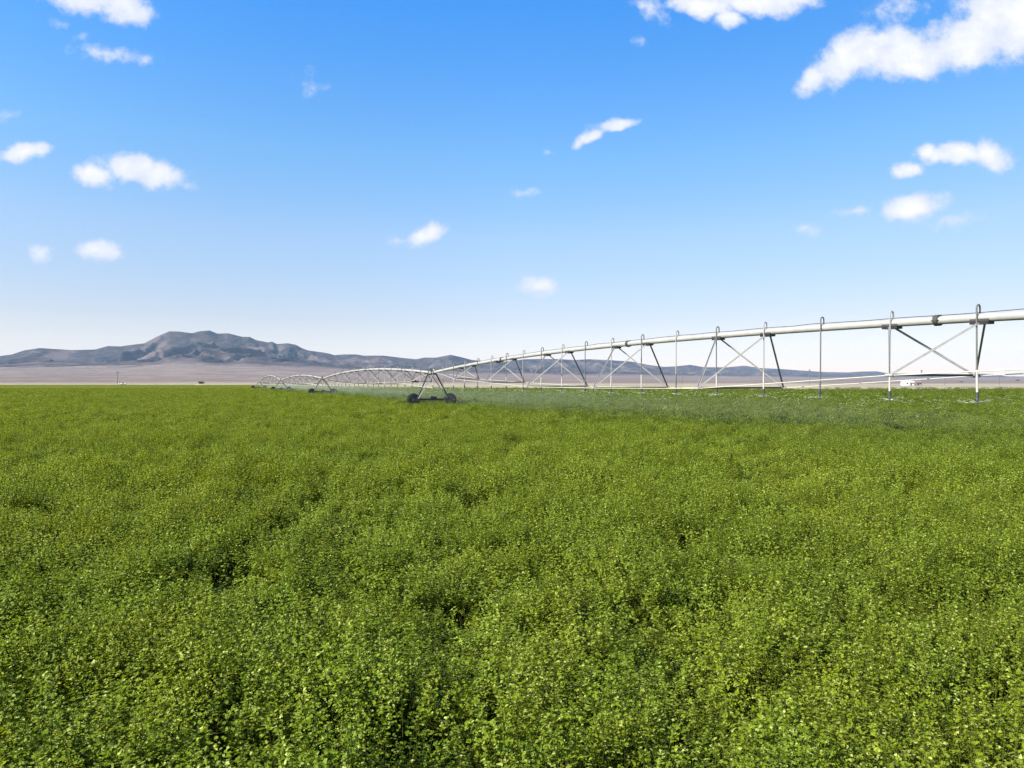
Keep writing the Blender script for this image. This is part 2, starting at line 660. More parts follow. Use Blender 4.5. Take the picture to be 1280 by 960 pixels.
# leaf material, one for all alfalfa
def leaf_mat(name, bright=1.0):
    m, T = new_mat(name)
    geo = T.n('ShaderNodeNewGeometry')
    pos = geo.outputs['Position']
    oi = T.n('ShaderNodeObjectInfo')
    n1 = T.noise(pos, 0.22, 4, 0.6)
    n2 = T.noise(pos, 1.7, 3, 0.6)
    n3 = T.noise(pos, 28.0, 2, 0.5)
    c = T.mix(T.rng(n1, 0.38, 0.62), (0.158, 0.226, 0.009), (0.208, 0.252, 0.009))
    c = T.mix(T.rng(n2, 0.35, 0.65), c, (0.124, 0.196, 0.010))
    c = T.mix(T.math('MULTIPLY', T.rng(oi.outputs['Random'], 0.55, 1.0), 0.55), c, (0.20, 0.225, 0.020))
    # crop freshly watered beside and beyond the machine is wetter and a deeper green
    across = T.vmath('DOT_PRODUCT', T.vmath('SUBTRACT', pos, (22570.0 / 888, 0, 0)), (0.90986, 0.41496, 0))
    across = T.math('ADD', across, T.math('MULTIPLY_ADD', n1, 14.0, -7.0))
    c = T.mix(T.rng(across, -9.0, 1.0, 0, 0.55, True), c, (0.078, 0.138, 0.016))
    c = T.mix(T.rng(n3, 0.56, 0.66, 0, 0.85), c, (0.46, 0.50, 0.16))  # pale flecks: leaf highlights put into the colour
    c = T.mix(T.rng(n3, 0.44, 0.32, 0, 0.55), c, (0.045, 0.09, 0.007))
    c = T.mix(1.0, c, (bright, bright, bright), 'MULTIPLY')
    b = T.n('ShaderNodeBsdfPrincipled')
    T.l(c, b.inputs['Base Color'])
    b.inputs['Roughness'].default_value = 0.5
    b.inputs['Specular IOR Level'].default_value = 0.16
    tl = T.n('ShaderNodeBsdfTranslucent')
    T.l(T.mix(1.0, c, (1.5, 1.35, 0.35), 'MULTIPLY'), tl.inputs['Color'])
    mx = T.n('ShaderNodeMixShader')
    mx.inputs[0].default_value = 0.38
    T.l(b.outputs[0], mx.inputs[1])
    T.l(tl.outputs[0], mx.inputs[2])
    o = T.n('ShaderNodeOutputMaterial')
    T.l(mx.outputs[0], o.inputs['Surface'])
    return m


m_leaf = leaf_mat('alfalfa_leaf')
m_stem_shade = simple('alfalfa_stem_shade', (0.062, 0.075, 0.012), 0.9, spec=0.0)


def make_tuft(name, seed, rad, shoots, nodes, leaf, height, stems=True, spread=0.4):
    """a bunch of alfalfa shoots with three-part leaves"""
    g = np.random.default_rng(seed)
    V, F4 = [], []
    mats = []

    def quad(a, b_, c_, d_, mi):
        n = len(V)
        V.extend([a, b_, c_, d_])
        F4.append((n, n + 1, n + 2, n + 3))
        mats.append(mi)
    for s in range(shoots):
        a = g.uniform(0, 2 * math.pi)
        rr = rad * math.sqrt(g.uniform(0, 1))
        bx, by = rr * math.cos(a) * 0.75, rr * math.sin(a) * 0.75
        lean = np.array([math.cos(a) * 0.28 + g.normal(0, .14), math.sin(a) * 0.28 + g.normal(0, .14), 1.0])
        hgt = height * g.uniform(0.72, 1.12)
        top = np.array([bx, by, 0]) + lean * hgt
        for k in range(nodes):
            f = 1 - spread * (k / max(1, nodes - 1)) ** 1.1
            p = np.array([bx, by, 0]) + lean * hgt * f
            an = g.uniform(0, 2 * math.pi)
            up = g.uniform(0.25, 1.1) if k == 0 else g.uniform(-0.1, 0.8)
            pet = np.array([math.cos(an), math.sin(an), up])
            pet /= np.linalg.norm(pet)
            q = p + pet * leaf * g.uniform(0.5, 1.3)
            for j in (-1, 0, 1):
                an2 = an + j * 1.05 + g.normal(0, .2)
                d = np.array([math.cos(an2), math.sin(an2), up * 0.35 + g.normal(-.05, .22)])
                d /= np.linalg.norm(d)
                sd_ = np.cross(d, [0, 0, 1.0])
                sd_ /= (np.linalg.norm(sd_) + 1e-6)
                nn = np.cross(sd_, d)
                sd2 = sd_ + nn * g.normal(0, .28)
                L = leaf * g.uniform(0.75, 1.2) * (0.75 if k == 0 else 1.0)
                wd = L * 0.31
                tip = q + d * L
                mid = q + d * L * 0.58
                cup = nn * L * 0.10
                quad(q, mid + sd2 * wd + cup, tip, mid - sd2 * wd + cup, 0 if (stems or g.uniform() > 0.24) else 1)   # coarse bunches: some leaves coloured dark for stems and shaded lower leaves
        if stems:
            b0 = np.array([bx, by, 0.0])
            w = np.array([0.003, 0, 0])
            w2 = np.array([0, 0.003, 0])
            quad(b0 - w, b0 + w, top + w * .5, top - w * .5, 1)
            quad(b0 - w2, b0 + w2, top + w2 * .5, top - w2 * .5, 1)
    me = np_mesh(name, np.array(V), np.array(F4), m_leaf, smooth=False)
    me.materials.append(m_stem_shade)
    me.polygons.foreach_set('material_index', np.array(mats, dtype=np.int32))
    return bpy.data.objects.new(name, me)


tufts = bpy.data.collections.new('alfalfa_tufts')     # sources only; not part of the scene
LOD = [  # y0, y1, spacing, tuft radius, shoots, nodes, leaflet length, height
    (1.6, 13, 0.090, 0.052, 8, 9, 0.0230, 0.54),
    (13, 32, 0.135, 0.078, 11, 7, 0.029, 0.50),
    (32, 84, 0.33, 0.20, 22, 5, 0.052, 0.46),
    (84, 240, 0.80, 0.42, 36, 3, 0.10, 0.40),
]
NV = 6
pts, idx, rot, scl = [], [], [], []
for li, (y0, y1, sp, rad, sh, nd, lf, hg) in enumerate(LOD):
    for v in range(NV):
        tufts.objects.link(make_tuft('tuft_%d%d' % (li, v), 100 + li * 10 + v, rad, sh, nd, lf, hg, li < 2, (0.27, 0.30, 0.36, 0.4)[li]))
    xm = 0.72 * y1 * 1.06 + 2.5
    xs = np.arange(-xm, xm, sp)
    ys = np.arange(y0, y1, sp)
    X, Y = np.meshgrid(xs, ys)
    X, Y = X.ravel(), Y.ravel()
    k = np.abs(X) < 0.72 * Y * 1.06 + 2.5
    X, Y = X[k], Y[k]
    X = X + rng.uniform(-.6, .6, len(X)) * sp
    Y = Y + rng.uniform(-.6, .6, len(Y)) * sp
    k = Y < field_edge(X) - 2
    X, Y = X[k], Y[k]
    h = canopy_h(X, Y)
    rd = rut_dist(X, Y)
    wdt = np.where(Y > 40, 0.9, 0.7)
    h = np.where(rd < wdt, h * 0.15, h)
    for ty in (74.0, 134.0, 194.0, 254.0):          # trodden crop round the wheels
        tx = -405.0 / 888 * ty + 22570.0 / 888
        dd = np.hypot(X - tx, (Y - ty + 2.0))
        h = np.where(dd < 5.0, h * 0.25, h)
    h *= rng.uniform(0.68, 1.22, len(h)) if li == 0 else rng.uniform(0.55, 1.30, len(h)) * (1 if li < 3 else 1.1 * rng.uniform(0.6, 1.25, len(h)))
    if li < 3:
        dd, dr, vg = plants(X, Y, (0.40, 0.44, 0.85)[li])
        dome = 0.30 + 0.78 * np.clip(1.08 - dd ** 2.2, 0, 1) ** 0.5 + 0.22 * (vg - 0.5)
        h = h * (dome if li < 2 else 0.35 + 0.65 * dome)
        if li < 3:
            keep = ((dd < 0.98) | (rng.uniform(0, 1, len(X)) < (0.35, 0.35, 0.7)[li])) & ((h > 0.22) | (rng.uniform(0, 1, len(X)) < 0.5))
            X, Y, h, dd, dr = X[keep], Y[keep], h[keep], dd[keep], dr[keep]
        rot.append(np.stack([np.clip(dd, 0, 1.1) * 0.50 * (1 if li < 2 else .5) + rng.normal(0, .08, len(X)), rng.normal(0, .10, len(X)), dr + math.pi / 2 + rng.normal(0, .3, len(X))], 1))
    else:
        rot.append(np.stack([rng.normal(0, .10, len(X)), rng.normal(0, .10, len(X)), rng.uniform(0, 6.283, len(X))], 1))
    pts.append(np.stack([X, Y, np.full_like(X, 0.02)], 1))
    idx.append(li * NV + rng.integers(0, NV, len(X)))
    sxy = rng.uniform(0.9, 1.15, len(X))
    scl.append(np.stack([sxy, sxy, h], 1))
pts, idx, rot, scl = np.concatenate(pts), np.concatenate(idx), np.concatenate(rot), np.concatenate(scl)
print('alfalfa points', len(pts))
me = bpy.data.meshes.new('alfalfa')
me.vertices.add(len(pts))
me.vertices.foreach_set('co', pts.astype(np.float32).ravel())
a = me.attributes.new('idx', 'INT', 'POINT')
a.data.foreach_set('value', idx.astype(np.int32))
a = me.attributes.new('rot', 'FLOAT_VECTOR', 'POINT')
a.data.foreach_set('vector', rot.astype(np.float32).ravel())
a = me.attributes.new('scl', 'FLOAT_VECTOR', 'POINT')
a.data.foreach_set('vector', scl.astype(np.float32).ravel())
me.update()
alf = bpy.data.objects.new('alfalfa', me)
COL.objects.link(alf)
tag(alf, 'dense green alfalfa crop covering the whole field', 'crop', kind='stuff')
ng = bpy.data.node_groups.new('scatter', 'GeometryNodeTree')
ng.interface.new_socket('Geometry', in_out='INPUT', socket_type='NodeSocketGeometry')
ng.interface.new_socket('Geometry', in_out='OUTPUT', socket_type='NodeSocketGeometry')
gi = ng.nodes.new('NodeGroupInput')
go = ng.nodes.new('NodeGroupOutput')
ci = ng.nodes.new('GeometryNodeCollectionInfo')
ci.inputs['Collection'].default_value = tufts
ci.inputs['Separate Children'].default_value = True
ci.inputs['Reset Children'].default_value = True
ip = ng.nodes.new('GeometryNodeInstanceOnPoints')
ip.inputs['Pick Instance'].default_value = True
for nm, dt, sk in (('idx', 'INT', 'Instance Index'), ('rot', 'FLOAT_VECTOR', 'Rotation'), ('scl', 'FLOAT_VECTOR', 'Scale')):
    na = ng.nodes.new('GeometryNodeInputNamedAttribute')
    na.data_type = dt
    na.inputs['Name'].default_value = nm
    ng.links.new(na.outputs['Attribute'], ip.inputs[sk])
ng.links.new(gi.outputs[0], ip.inputs['Points'])
ng.links.new(ci.outputs[0], ip.inputs['Instance'])
ng.links.new(ip.outputs[0], go.inputs[0])
md = alf.modifiers.new('scatter', 'NODES')
md.node_group = ng

# the canopy as a closed leafy surface beyond the reach of single plants, and under the farther ones
m_can, T = new_mat('far_canopy')
geo = T.n('ShaderNodeNewGeometry')
pos = geo.outputs['Position']
n0 = T.noise(T.vmath('MULTIPLY', pos, (1, 0.5, 1)), 0.02, 4, 0.6)
n1 = T.noise(pos, 0.22, 4, 0.6)
n2 = T.noise(pos, 2.6, 4, 0.7)
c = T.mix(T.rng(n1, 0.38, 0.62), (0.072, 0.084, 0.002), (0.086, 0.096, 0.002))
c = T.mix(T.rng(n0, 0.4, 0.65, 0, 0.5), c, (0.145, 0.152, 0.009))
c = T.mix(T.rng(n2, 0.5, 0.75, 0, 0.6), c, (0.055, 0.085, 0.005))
b = T.n('ShaderNodeBsdfPrincipled')
T.l(c, b.inputs['Base Color'])
b.inputs['Roughness'].default_value = 0.9
b.inputs['Specular IOR Level'].default_value = 0.03
bp = T.n('ShaderNodeBump')
bp.inputs['Distance'].default_value = 0.15
bp.inputs['Strength'].default_value = 0.8
T.l(n2, bp.inputs['Height'])
T.l(bp.outputs[0], b.inputs['Normal'])
o = T.n('ShaderNodeOutputMaterial')
T.l(b.outputs[0], o.inputs['Surface'])
azs = np.radians(np.linspace(-48, 48, 520))
rs = np.concatenate([np.geomspace(34, 230, 170), np.geomspace(234, 900, 60)])
A, RR = np.meshgrid(azs, rs)
X, Y = RR * np.sin(A), RR * np.cos(A)
E = field_edge(X)
over = Y > E
sc_ = np.where(over, E / np.maximum(Y, 1), 1.0)
X, Y = X * sc_, Y * sc_
Z = np.interp(RR, [34, 80, 220, 260], [0.10, 0.17, 0.24, 0.30]) * (1 + 0.25 * fbm(X / 3.0, Y / 3.0, 3))
Z = np.where(over, 0.035, Z)
nc2 = len(azs)
i = np.arange(len(rs) - 1)[:, None] * nc2 + np.arange(nc2 - 1)[None, :]
Fq = np.stack([i, i + 1, i + 1 + nc2, i + nc2], -1).reshape(-1, 4)[:, ::-1]
ov = over.ravel()
Fq = Fq[~(ov[Fq].all(1))]
me = np_mesh('distant_alfalfa', np.stack([X.ravel(), Y.ravel(), Z.ravel()], 1), Fq, m_can)
far = bpy.data.objects.new('distant_alfalfa', me)
COL.objects.link(far)
tag(far, 'far smooth looking green alfalfa towards the field edge', 'crop', kind='stuff')

# ------------------------------------------------------------------ centre pivot irrigation machine
m_galv = simple('galvanised_pipe', (0.255, 0.255, 0.24), 0.5, 0.0, 0.10, 2.5, 0.05)
m_strut = simple('galvanised_strut', (0.235, 0.23, 0.22), 0.55, 0.1, 0.12, 4.0)
m_dark = simple('dark_steel', (0.028, 0.028, 0.03), 0.7, 0.0, 0.2, 5.0)
m_rubber = simple('tyre_rubber', (0.009, 0.009, 0.010), 0.9, 0, 0.3, 12.0)
m_rim = simple('rim_steel', (0.11, 0.11, 0.12), 0.55, 0.5, 0.15, 6.0)
m_hose = simple('drop_hose', (0.085, 0.085, 0.08), 0.55, 0, 0.2, 9.0)
m_white = simple('white_plastic', (0.3864, 0.3696, 0.3192), 0.45, 0, 0.06, 5.0)
m_cable = simple('power_cable', (0.03, 0.03, 0.032), 0.6, 0, 0.2, 5.0)
m_noz = simple('nozzle_plastic', (0.03, 0.035, 0.05), 0.5, 0, 0.2, 9.0)

VX = -405.0 / F                       # direction of the machine: x = VX*y + KX
KX = 22570.0 / F
AL = Vector((VX, 1, 0)).normalized()  # along the machine, away from us
PE = Vector((AL.y, -AL.x, 0))         # across, towards the right and nearer
PE = -PE if PE.y < 0 else PE          # make it point right and away


def line(y):
    return Vector((VX * y + KX, y, 0))


TOWERS = [14.0, 74.0, 134.0, 194.0, 254.0]
PIPE_T = [H + 1.78, H + 1.0, H + 0.72, H + 0.52, H + 0.15]      # pipe height at each tower
RISE = [0.85, 0.95, 0.98, 1.75]
NODES = [0.155, 0.285, 0.42, 0.555, 0.69, 0.83, 0.945]                 # from the far end towards us
WID = [2.3, 3.4, 4.7, 5.1, 5.1, 4.4, 3.0]
LOWR = [0.30, 0.0, -0.28, -0.32, -0.27, 0.23, 0.5]
ORD = ['nearest and largest', 'second', 'third', 'fourth and farthest']


def pipe_z(s, k):
    """s: 0 at far tower, 1 at near tower of span k"""
    za, zb = PIPE_T[k + 1], PIPE_T[k]
    r = RISE[k]
    if k == 0:
        u = 60 * s
        return H + 1.0 + 0.067 * u - 0.0009 * u * u
    return za + (zb - za) * s + 4 * r * s * (1 - s)


def make_span(k):
    yn, yf = TOWERS[k], TOWERS[k + 1]
    org = line((yn + yf) / 2)
    root = empty('irrigation_span', org)

    def P(s, off=0.0, z=None):
        y = yf + (yn - yf) * s
        p = line(y) + PE * off
        p.z = pipe_z(s, k) if z is None else z
        return p - org
    PR = 0.14
    mb = MB()
    N = 72
    mb.tube([P(j / N) for j in range(N + 1)], PR, 18)
    mb.build('pipe', m_galv, root, True)
    # flanges at pipe joints
    for s in (0.0, 0.275, 0.55, 0.832, 1.0):
        s_ = min(max(s, 0.012), 0.988)
        mb = MB()
        a, b_ = P(s_ - 0.0012), P(s_ + 0.0012)
        mb.tube([a, b_], PR + 0.05, 18)
        for q in range(8):
            an = q * math.pi / 4
            off = PE * math.cos(an) * (PR + 0.03) + Vector((0, 0, 1)) * math.sin(an) * (PR + 0.03)
            mb.tube([a + off - (b_ - a) * .3, b_ + off + (b_ - a) * .3], 0.014, 6)
        mb.build('flange', m_dark, root)
    # control cable riding on the pipe
    mb = MB()
    cb = []
    for j in range(N + 1):
        p = P(j / N)
        sag = 0.02 + 0.03 * abs(math.sin(j * 0.83)) + (0.03 if j % 9 == 0 else 0)
        cb.append(p + Vector((0, 0, PR + sag * 0.75)) + PE * 0.02 * math.sin(j * 1.3))
    mb.tube(cb, 0.014, 6)
    mb.build('power_cable', m_cable, root)
    # truss
    sc_r = 1.0 if k == 0 else RISE[k] / 1.1
    lows = []
    for s, w, lr in zip(NODES, WID, LOWR):
        if k == 0:
            zl = H + lr
        else:
            zl = pipe_z(s, k) - (pipe_z(s, 0) - (H + lr)) * (0.78 if k < 3 else 0.95)
            w = w * 0.82
        jl, jr = P(s, -w / 2, zl), P(s, w / 2, zl)
        lows.append((jl, jr))
        ds = 1.45 / 60
        bf, bn = P(s - ds), P(s + ds)
        # saddle brackets under the pipe
        for q in (bf, bn):
            mb = MB()
            qd = (P(s + 0.01) - P(s - 0.01)).normalized()
            mb.beam(q - qd * 0.30 + Vector((0, 0, -PR - 0.02)), q + qd * 0.30 + Vector((0, 0, -PR - 0.02)), 0.30, 0.10)
            mb.beam(q - qd * 0.30 + Vector((0, 0, -PR + 0.02)) - PE * 0.14, q + qd * 0.30 + Vector((0, 0, -PR + 0.02)) - PE * 0.14, 0.02, 0.16)
            mb.build('saddle_bracket', m_dark, root)
        for jt, sgn in ((jl, -1), (jr, 1)):
            for q in (bf, bn):
                mb = MB()
                mb.angle(jt, q + PE * sgn * 0.15 + Vector((0, 0, -PR - 0.03)), 0.064, 0.016)
                mb.build('strut', m_strut, root)
            mb = MB()
            mb.tube([jt - AL * 0.14, jt + AL * 0.14], 0.06, 10)
            mb.build('truss_joint', m_strut, root)
        mb = MB()
        mb.angle(jl + Vector((0, 0, 0.02)), jr + Vector((0, 0, 0.02)), 0.075, 0.016)
        mb.build('cross_brace', m_dark, root)
    for side in (0, 1):
        mb = MB()
        sg = -1 if side == 0 else 1
        chain = [P(0.03, sg * 0.12) + Vector((0, 0, -PR))] + [l_[side] for l_ in lows] + [P(0.99, sg * 0.12) + Vector((0, 0, -PR))]
        for a, b_ in zip(chain[:-1], chain[1:]):
            mb.tube([a, b_], 0.018, 8)
        mb.build('truss_rod', m_white, root)
    # water drops
    sp = 2.8 / 60
    s = (yf - 22.8) / 60 % sp if k == 0 else 0.03
    s0 = ((74 - 22.8) / 60) % sp
    j = 0
    s = s0 * 0.5 + 0.012 if s0 < 0.012 else s0
    step = sp if k == 0 else (sp if k == 1 else sp * 1.5)
    while s < 0.985:
        nz_h = H - 0.63 + random.uniform(-0.03, 0.03)
        p = P(s)
        side = -1
        mb = MB()
        off = 0.17
        top = p + Vector((0, 0, PR))
        arc = [top + Vector((0, 0, -0.02)), top + Vector((0, 0, 0.17))]
        for q in range(1, 8):
            an = math.pi * q / 8
            arc.append(top + Vector((0, 0, 0.17 + 0.11 * math.sin(an))) + PE * side * (off / 2) * (1 - math.cos(an)))
        arc.append(top + Vector((0, 0, 0.17)) + PE * side * off)
        end = Vector((arc[-1].x, arc[-1].y, nz_h + 1.05))
        lean = Vector((random.uniform(-.03, .03), random.uniform(-.03, .03), 0))
        arc.append(end + lean * 0.4)
        mb.tube(arc, 0.027, 8)
        dr = mb.build('sprinkler_drop', m_strut if j % 2 else m_hose, root, True)
        mb = MB()
        a = arc[-1]
        b_ = Vector((a.x + lean.x, a.y + lean.y, nz_h + 0.12))
        mb.tube([a, b_], 0.034, 8)
        mb.build('lower_tube', m_white if (j % 3 != 1) else m_hose, dr)
        mb = MB()
        mb.tube([b_ + Vector((0, 0, 0.22)), b_ + Vector((0, 0, 0.02))], 0.05, 10)
        mb.tube([b_ + Vector((0, 0, 0.02)), b_ - Vector((0, 0, 0.05))], 0.028, 8)
        for q in range(3):
            an = q * 2.09
            o_ = Vector((math.cos(an), math.sin(an), 0)) * 0.04
            mb.tube([b_ - Vector((0, 0, .04)) + o_ * .6, b_ - Vector((0, 0, 0.14)) + o_ * .6], 0.006, 5)
        mb.tube([b_ - Vector((0, 0, 0.14)), b_ - Vector((0, 0, 0.165))], 0.05, 10)
        mb.build('nozzle', m_noz, dr)
        NOZ.append((b_ + org - Vector((0, 0, 0.1)), k))
        s += step
        j += 1
    # boom leading back from the truss to behind the wheels (far end of the next machine tower)
    if k > 0:
        mb = MB()
        a = lows[-2][0]
        e = line(yn) + PE * 0.1
        e.z = 1.93
        mb.tube([a, e - org], 0.035, 8)
        mb.build('boom_pipe', m_white, root)
    return root


NOZ = []
SPAN_LABEL = [
    'nearest, largest pipe span crossing the sky, with X braces and long drops',
    'second pipe span, arching left from behind the big twin-wheel tower',
    'third pipe span, low arch between the two middle wheeled towers',
    'last and smallest pipe span, steep little arch farthest along the machine',
]
for k in range(4):
    s_ = make_span(k)
    tag(s_, SPAN_LABEL[k], 'irrigation span', 'spans of the irrigation machine')


def make_tower(k):
    y = TOWERS[k]
    zt = PIPE_T[k]
    base_p = line(y)
    root = empty('drive_tower', base_p)
    WB, RW, WT = 4.0, 0.66, 0.36
    zc = 0.68
    for sg in (-1, 1):
        c = PE * sg * WB / 2 + Vector((0, 0, zc))
        mb = MB()
        prof = [(-WT / 2, RW * .62), (-WT / 2, RW * .86), (-WT / 2 + .04, RW * .96), (-WT * .3, RW), (WT * .3, RW), (WT / 2 - .04, RW * .96), (WT / 2, RW * .86), (WT / 2, RW * .62)]
        ax = AL
        mb.lathe(c, ax, prof, 36)
        for q in range(22):                  # chevron lugs
            an = q * 2 * math.pi / 22
            for hlf, da in ((-1, 0.0), (1, 0.14)):
                r1 = PE * math.cos(an + da) + Vector((0, 0, 1)) * math.sin(an + da)
                r2 = PE * math.cos(an + da + 0.17) + Vector((0, 0, 1)) * math.sin(an + da + 0.17)
                mb.beam(c + r1 * (RW + .01) + ax * hlf * 0.01, c + r2 * (RW - 0.0) + ax * hlf * WT * .47, 0.04, 0.06, up=r1)
        wh = mb.build('wheel', m_rubber, root, True)
        mb = MB()
        mb.lathe(c, ax, [(-WT / 2 + .02, RW * .62), (-WT / 2 + .02, RW * .56), (-0.02, RW * .52), (-0.02, 0.05), (0.02, 0.05), (0.02, RW * .52), (WT / 2 - .02, RW * .56), (WT / 2 - .02, RW * .62)], 30)
        mb.lathe(c, ax, [(-.14, 0.001), (-.14, 0.09), (.14, 0.09), (.14, 0.001)], 14)
        for q in range(8):
            an = q * math.pi / 4
            o_ = (PE * math.cos(an) + Vector((0, 0, 1)) * math.sin(an)) * 0.15
            mb.tube([c + o_ - ax * .05, c + o_ + ax * .05], 0.016, 6)
        mb.build('rim', m_rim, wh, True)
        mb = MB()                            # wheel gearbox
        mb.tube([c - ax * 0.42, c - ax * 0.12], 0.13, 12)
        mb.box(c - ax * 0.34, (0.3, 0.22, 0.3), math.atan2(PE.y, PE.x))
        mb.build('gearbox', m_dark, root)
    # base beam, behind the wheels
    o_ = -AL * 0.42
    mb = MB()
    mb.beam(-PE * (WB / 2 + .15) + o_ + Vector((0, 0, zc + .06)), PE * (WB / 2 + .15) + o_ + Vector((0, 0, zc + .06)), 0.16, 0.2)
    mb.build('base_beam', m_dark, root)
    mb = MB()                                # drive shaft
    mb.tube([-PE * (WB / 2) + o_ + Vector((0, 0, zc - .1)) - AL * .12, PE * (WB / 2) + o_ + Vector((0, 0, zc - .1)) - AL * .12], 0.025, 8)
    mb.build('drive_shaft', m_dark, root)
    mb = MB()                                # centre motor
    mb.tube([-PE * .28 + o_ + Vector((0, 0, zc + .26)), PE * .16 + o_ + Vector((0, 0, zc + .26))], 0.13, 14)
    mb.box(PE * .26 + o_ + Vector((0, 0, zc + .2)), (0.22, 0.26, 0.28), math.atan2(PE.y, PE.x))
    mb.build('motor', m_dark, root, True)
    # four legs: two each side, splayed along the pipe
    for sg in (-1, 1):
        foot = PE * sg * (WB / 2 - .35) + o_ + Vector((0, 0, zc + .14))
        for dy in (-1, 1):
            top_ = PE * sg * 0.16 + AL * dy * 0.85 + Vector((0, 0, zt - 0.1))
            mb = MB()
            mb.angle(foot + AL * dy * 0.10, top_, 0.10, 0.018)
            mb.build('leg', m_galv if (sg < 0 and dy < 0) else m_dark, root)  # sunlit leg pale, shaded legs dark: lighting put into the material choice
        a = foot.lerp(PE * sg * 0.16 - AL * 0.85 + Vector((0, 0, zt - .1)), 0.45)
        b_ = foot.lerp(PE * sg * 0.16 + AL * 0.85 + Vector((0, 0, zt - .1)), 0.45)
        mb = MB()
        mb.angle(a, b_, 0.06, 0.014)
        mb.build('leg_brace', m_strut, root)
    # pipe saddle with upright plates and the control box
    mb = MB()
    for dy in (-.85, .85):
        mb.beam(-PE * .2 + AL * dy + Vector((0, 0, zt - .16)), PE * .2 + AL * dy + Vector((0, 0, zt - .16)), 0.12, 0.08)
    mb.beam(-PE * .17 - AL * .3 + Vector((0, 0, zt - .2)), -PE * .17 - AL * .3 + Vector((0, 0, zt + .42)), 0.06, 0.16)
    mb.build('pipe_saddle', m_dark, root)
    mb = MB()
    mb.box(PE * .30 + Vector((0, 0, zt + .12)), (0.24, 0.34, 0.58), math.atan2(PE.y, PE.x))
    mb.build('control_box', m_white, root)
    return root


TOWER_LABEL = [
    'closest wheeled tower carrying the near end of the big span',
    'large twin-wheel tower under the dip where the two biggest spans meet',
    'small twin-wheel tower between the second and third pipe arches',
    'tiny wheeled tower between the third arch and the last one',
    'faint end tower at the far tip of the irrigation machine',
]
for k in range(5):
    tag(make_tower(k), TOWER_LABEL[k], 'drive tower', 'wheeled towers of the irrigation machine')

# ------------------------------------------------------------------ sprayed water
m_drop, T = new_mat('water_droplets')
b = T.n('ShaderNodeBsdfPrincipled')
b.inputs['Base Color'].default_value = (0.9, 0.94, 0.97, 1)
b.inputs['Roughness'].default_value = 0.25
b.inputs['Transmission Weight'].default_value = 0.35
tr_ = T.n('ShaderNodeBsdfTransparent')
mx = T.n('ShaderNodeMixShader')
mx.inputs[0].default_value = 0.4
T.l(tr_.outputs[0], mx.inputs[1])
T.l(b.outputs[0], mx.inputs[2])
o = T.n('ShaderNodeOutputMaterial')
T.l(mx.outputs[0], o.inputs['Surface'])
mb = MB()
g_ = random.Random(5)
for (p, k) in NOZ:
    if k > 1:
        continue
    dcam = p.y
    n = 170 if dcam < 50 else 90
    for q in range(n):
        an = g_.uniform(0, 2 * math.pi)
        v0 = g_.uniform(4.0, 6.5)
        up = g_.uniform(-0.4, 2.2)
        t = g_.uniform(0.0, 1.0) ** 1.5 * 0.36
        d = Vector((math.cos(an), math.sin(an), 0))

        def at_(t):
            return p + d * (v0 * t) + Vector((0, 0, up * t - 4.9 * t * t))
        a, b_ = at_(t), at_(t + 0.022)
        if b_.z < 0.3:
            continue
        w = 0.0014 + 0.00006 * dcam
        s_ = (b_ - a).normalized().cross(Vector((0, 0, 1))).normalized() * w
        u_ = Vector((0, 0, w))
        n0 = len(mb.v)
        mid = (a + b_) / 2
        mb.v += [a, mid + s_, mid + u_, mid - s_ * .5 - u_ * .8, b_]
        mb.f += [[n0, n0 + 1, n0 + 2], [n0, n0 + 2, n0 + 3], [n0, n0 + 3, n0 + 1], [n0 + 4, n0 + 2, n0 + 1], [n0 + 4, n0 + 3, n0 + 2], [n0 + 4, n0 + 1, n0 + 3]]
tag(mb.build('water_spray', m_drop), 'fine white jets of water thrown out below the drops', 'water spray', kind='stuff')


def volume_mat(name, dens, col, aniso=0.0):
    m, T = new_mat(name)
    pv = T.n('ShaderNodeVolumePrincipled')
    pv.inputs['Color'].default_value = (*col, 1)
    pv.inputs['Density'].default_value = dens
    pv.inputs['Anisotropy'].default_value = aniso
    o = T.n('ShaderNodeOutputMaterial')
    T.l(pv.outputs[0], o.inputs['Volume'])
    return m


# drifting mist below the machine: one long soft bank, thinning to its edges
V, Fm = [], []
ny, ns = 90, 16
for a_i in range(ny + 1):
    y = 22 + (262 - 22) * (a_i / ny)
    c = line(y)
    wv = 1 + 0.22 * math.sin(y * 0.9) + 0.15 * math.sin(y * 0.37 + 1)
    endf = math.sqrt(max(0.0, 1 - (2 * a_i / ny - 1) ** 8)) + 0.002
    for q in range(ns):
        th = 2 * math.pi * q / ns
        hw = 6.5 * (1 + .15 * math.sin(y * .5 + q)) * endf
        hh = 0.72 * (1 + .12 * math.sin(y * 1.2 + 1.7)) * endf * (1 + min(1.2, y / 200.0) * .4)
        p = c + PE * (math.cos(th) * hw + 4.2 + 1.0 * math.sin(y * 0.21))
        V.append((p.x, p.y, 1.0 + math.sin(th) * hh * wv ** .5))
for a_i in range(ny):
    for q in range(ns):
        q2 = (q + 1) % ns
        Fm.append([(a_i + 1) * ns + q, (a_i + 1) * ns + q2, a_i * ns + q2, a_i * ns + q])
Fm.append(list(range(ns)))
Fm.append([ny * ns + q for q in range(ns)][::-1])
me = bpy.data.meshes.new('mist')
me.from_pydata(V, [], Fm)
me.update()
me.materials.append(volume_mat('mist_air', 0.0036, (0.90, 0.96, 1.0), 0.2))
mist = bpy.data.objects.new('mist', me)
COL.objects.link(mist)
tag(mist, 'thin bluish water mist drifting over the crop below the pipe', 'mist', kind='stuff')

# ------------------------------------------------------------------ far small things
m_wood = simple('pole_wood', (0.10, 0.085, 0.075), 0.9, 0, 0.2, 1.0)
m_ins = simple('insulator', (0.25, 0.25, 0.26), 0.4, 0, 0.1, 5.0)


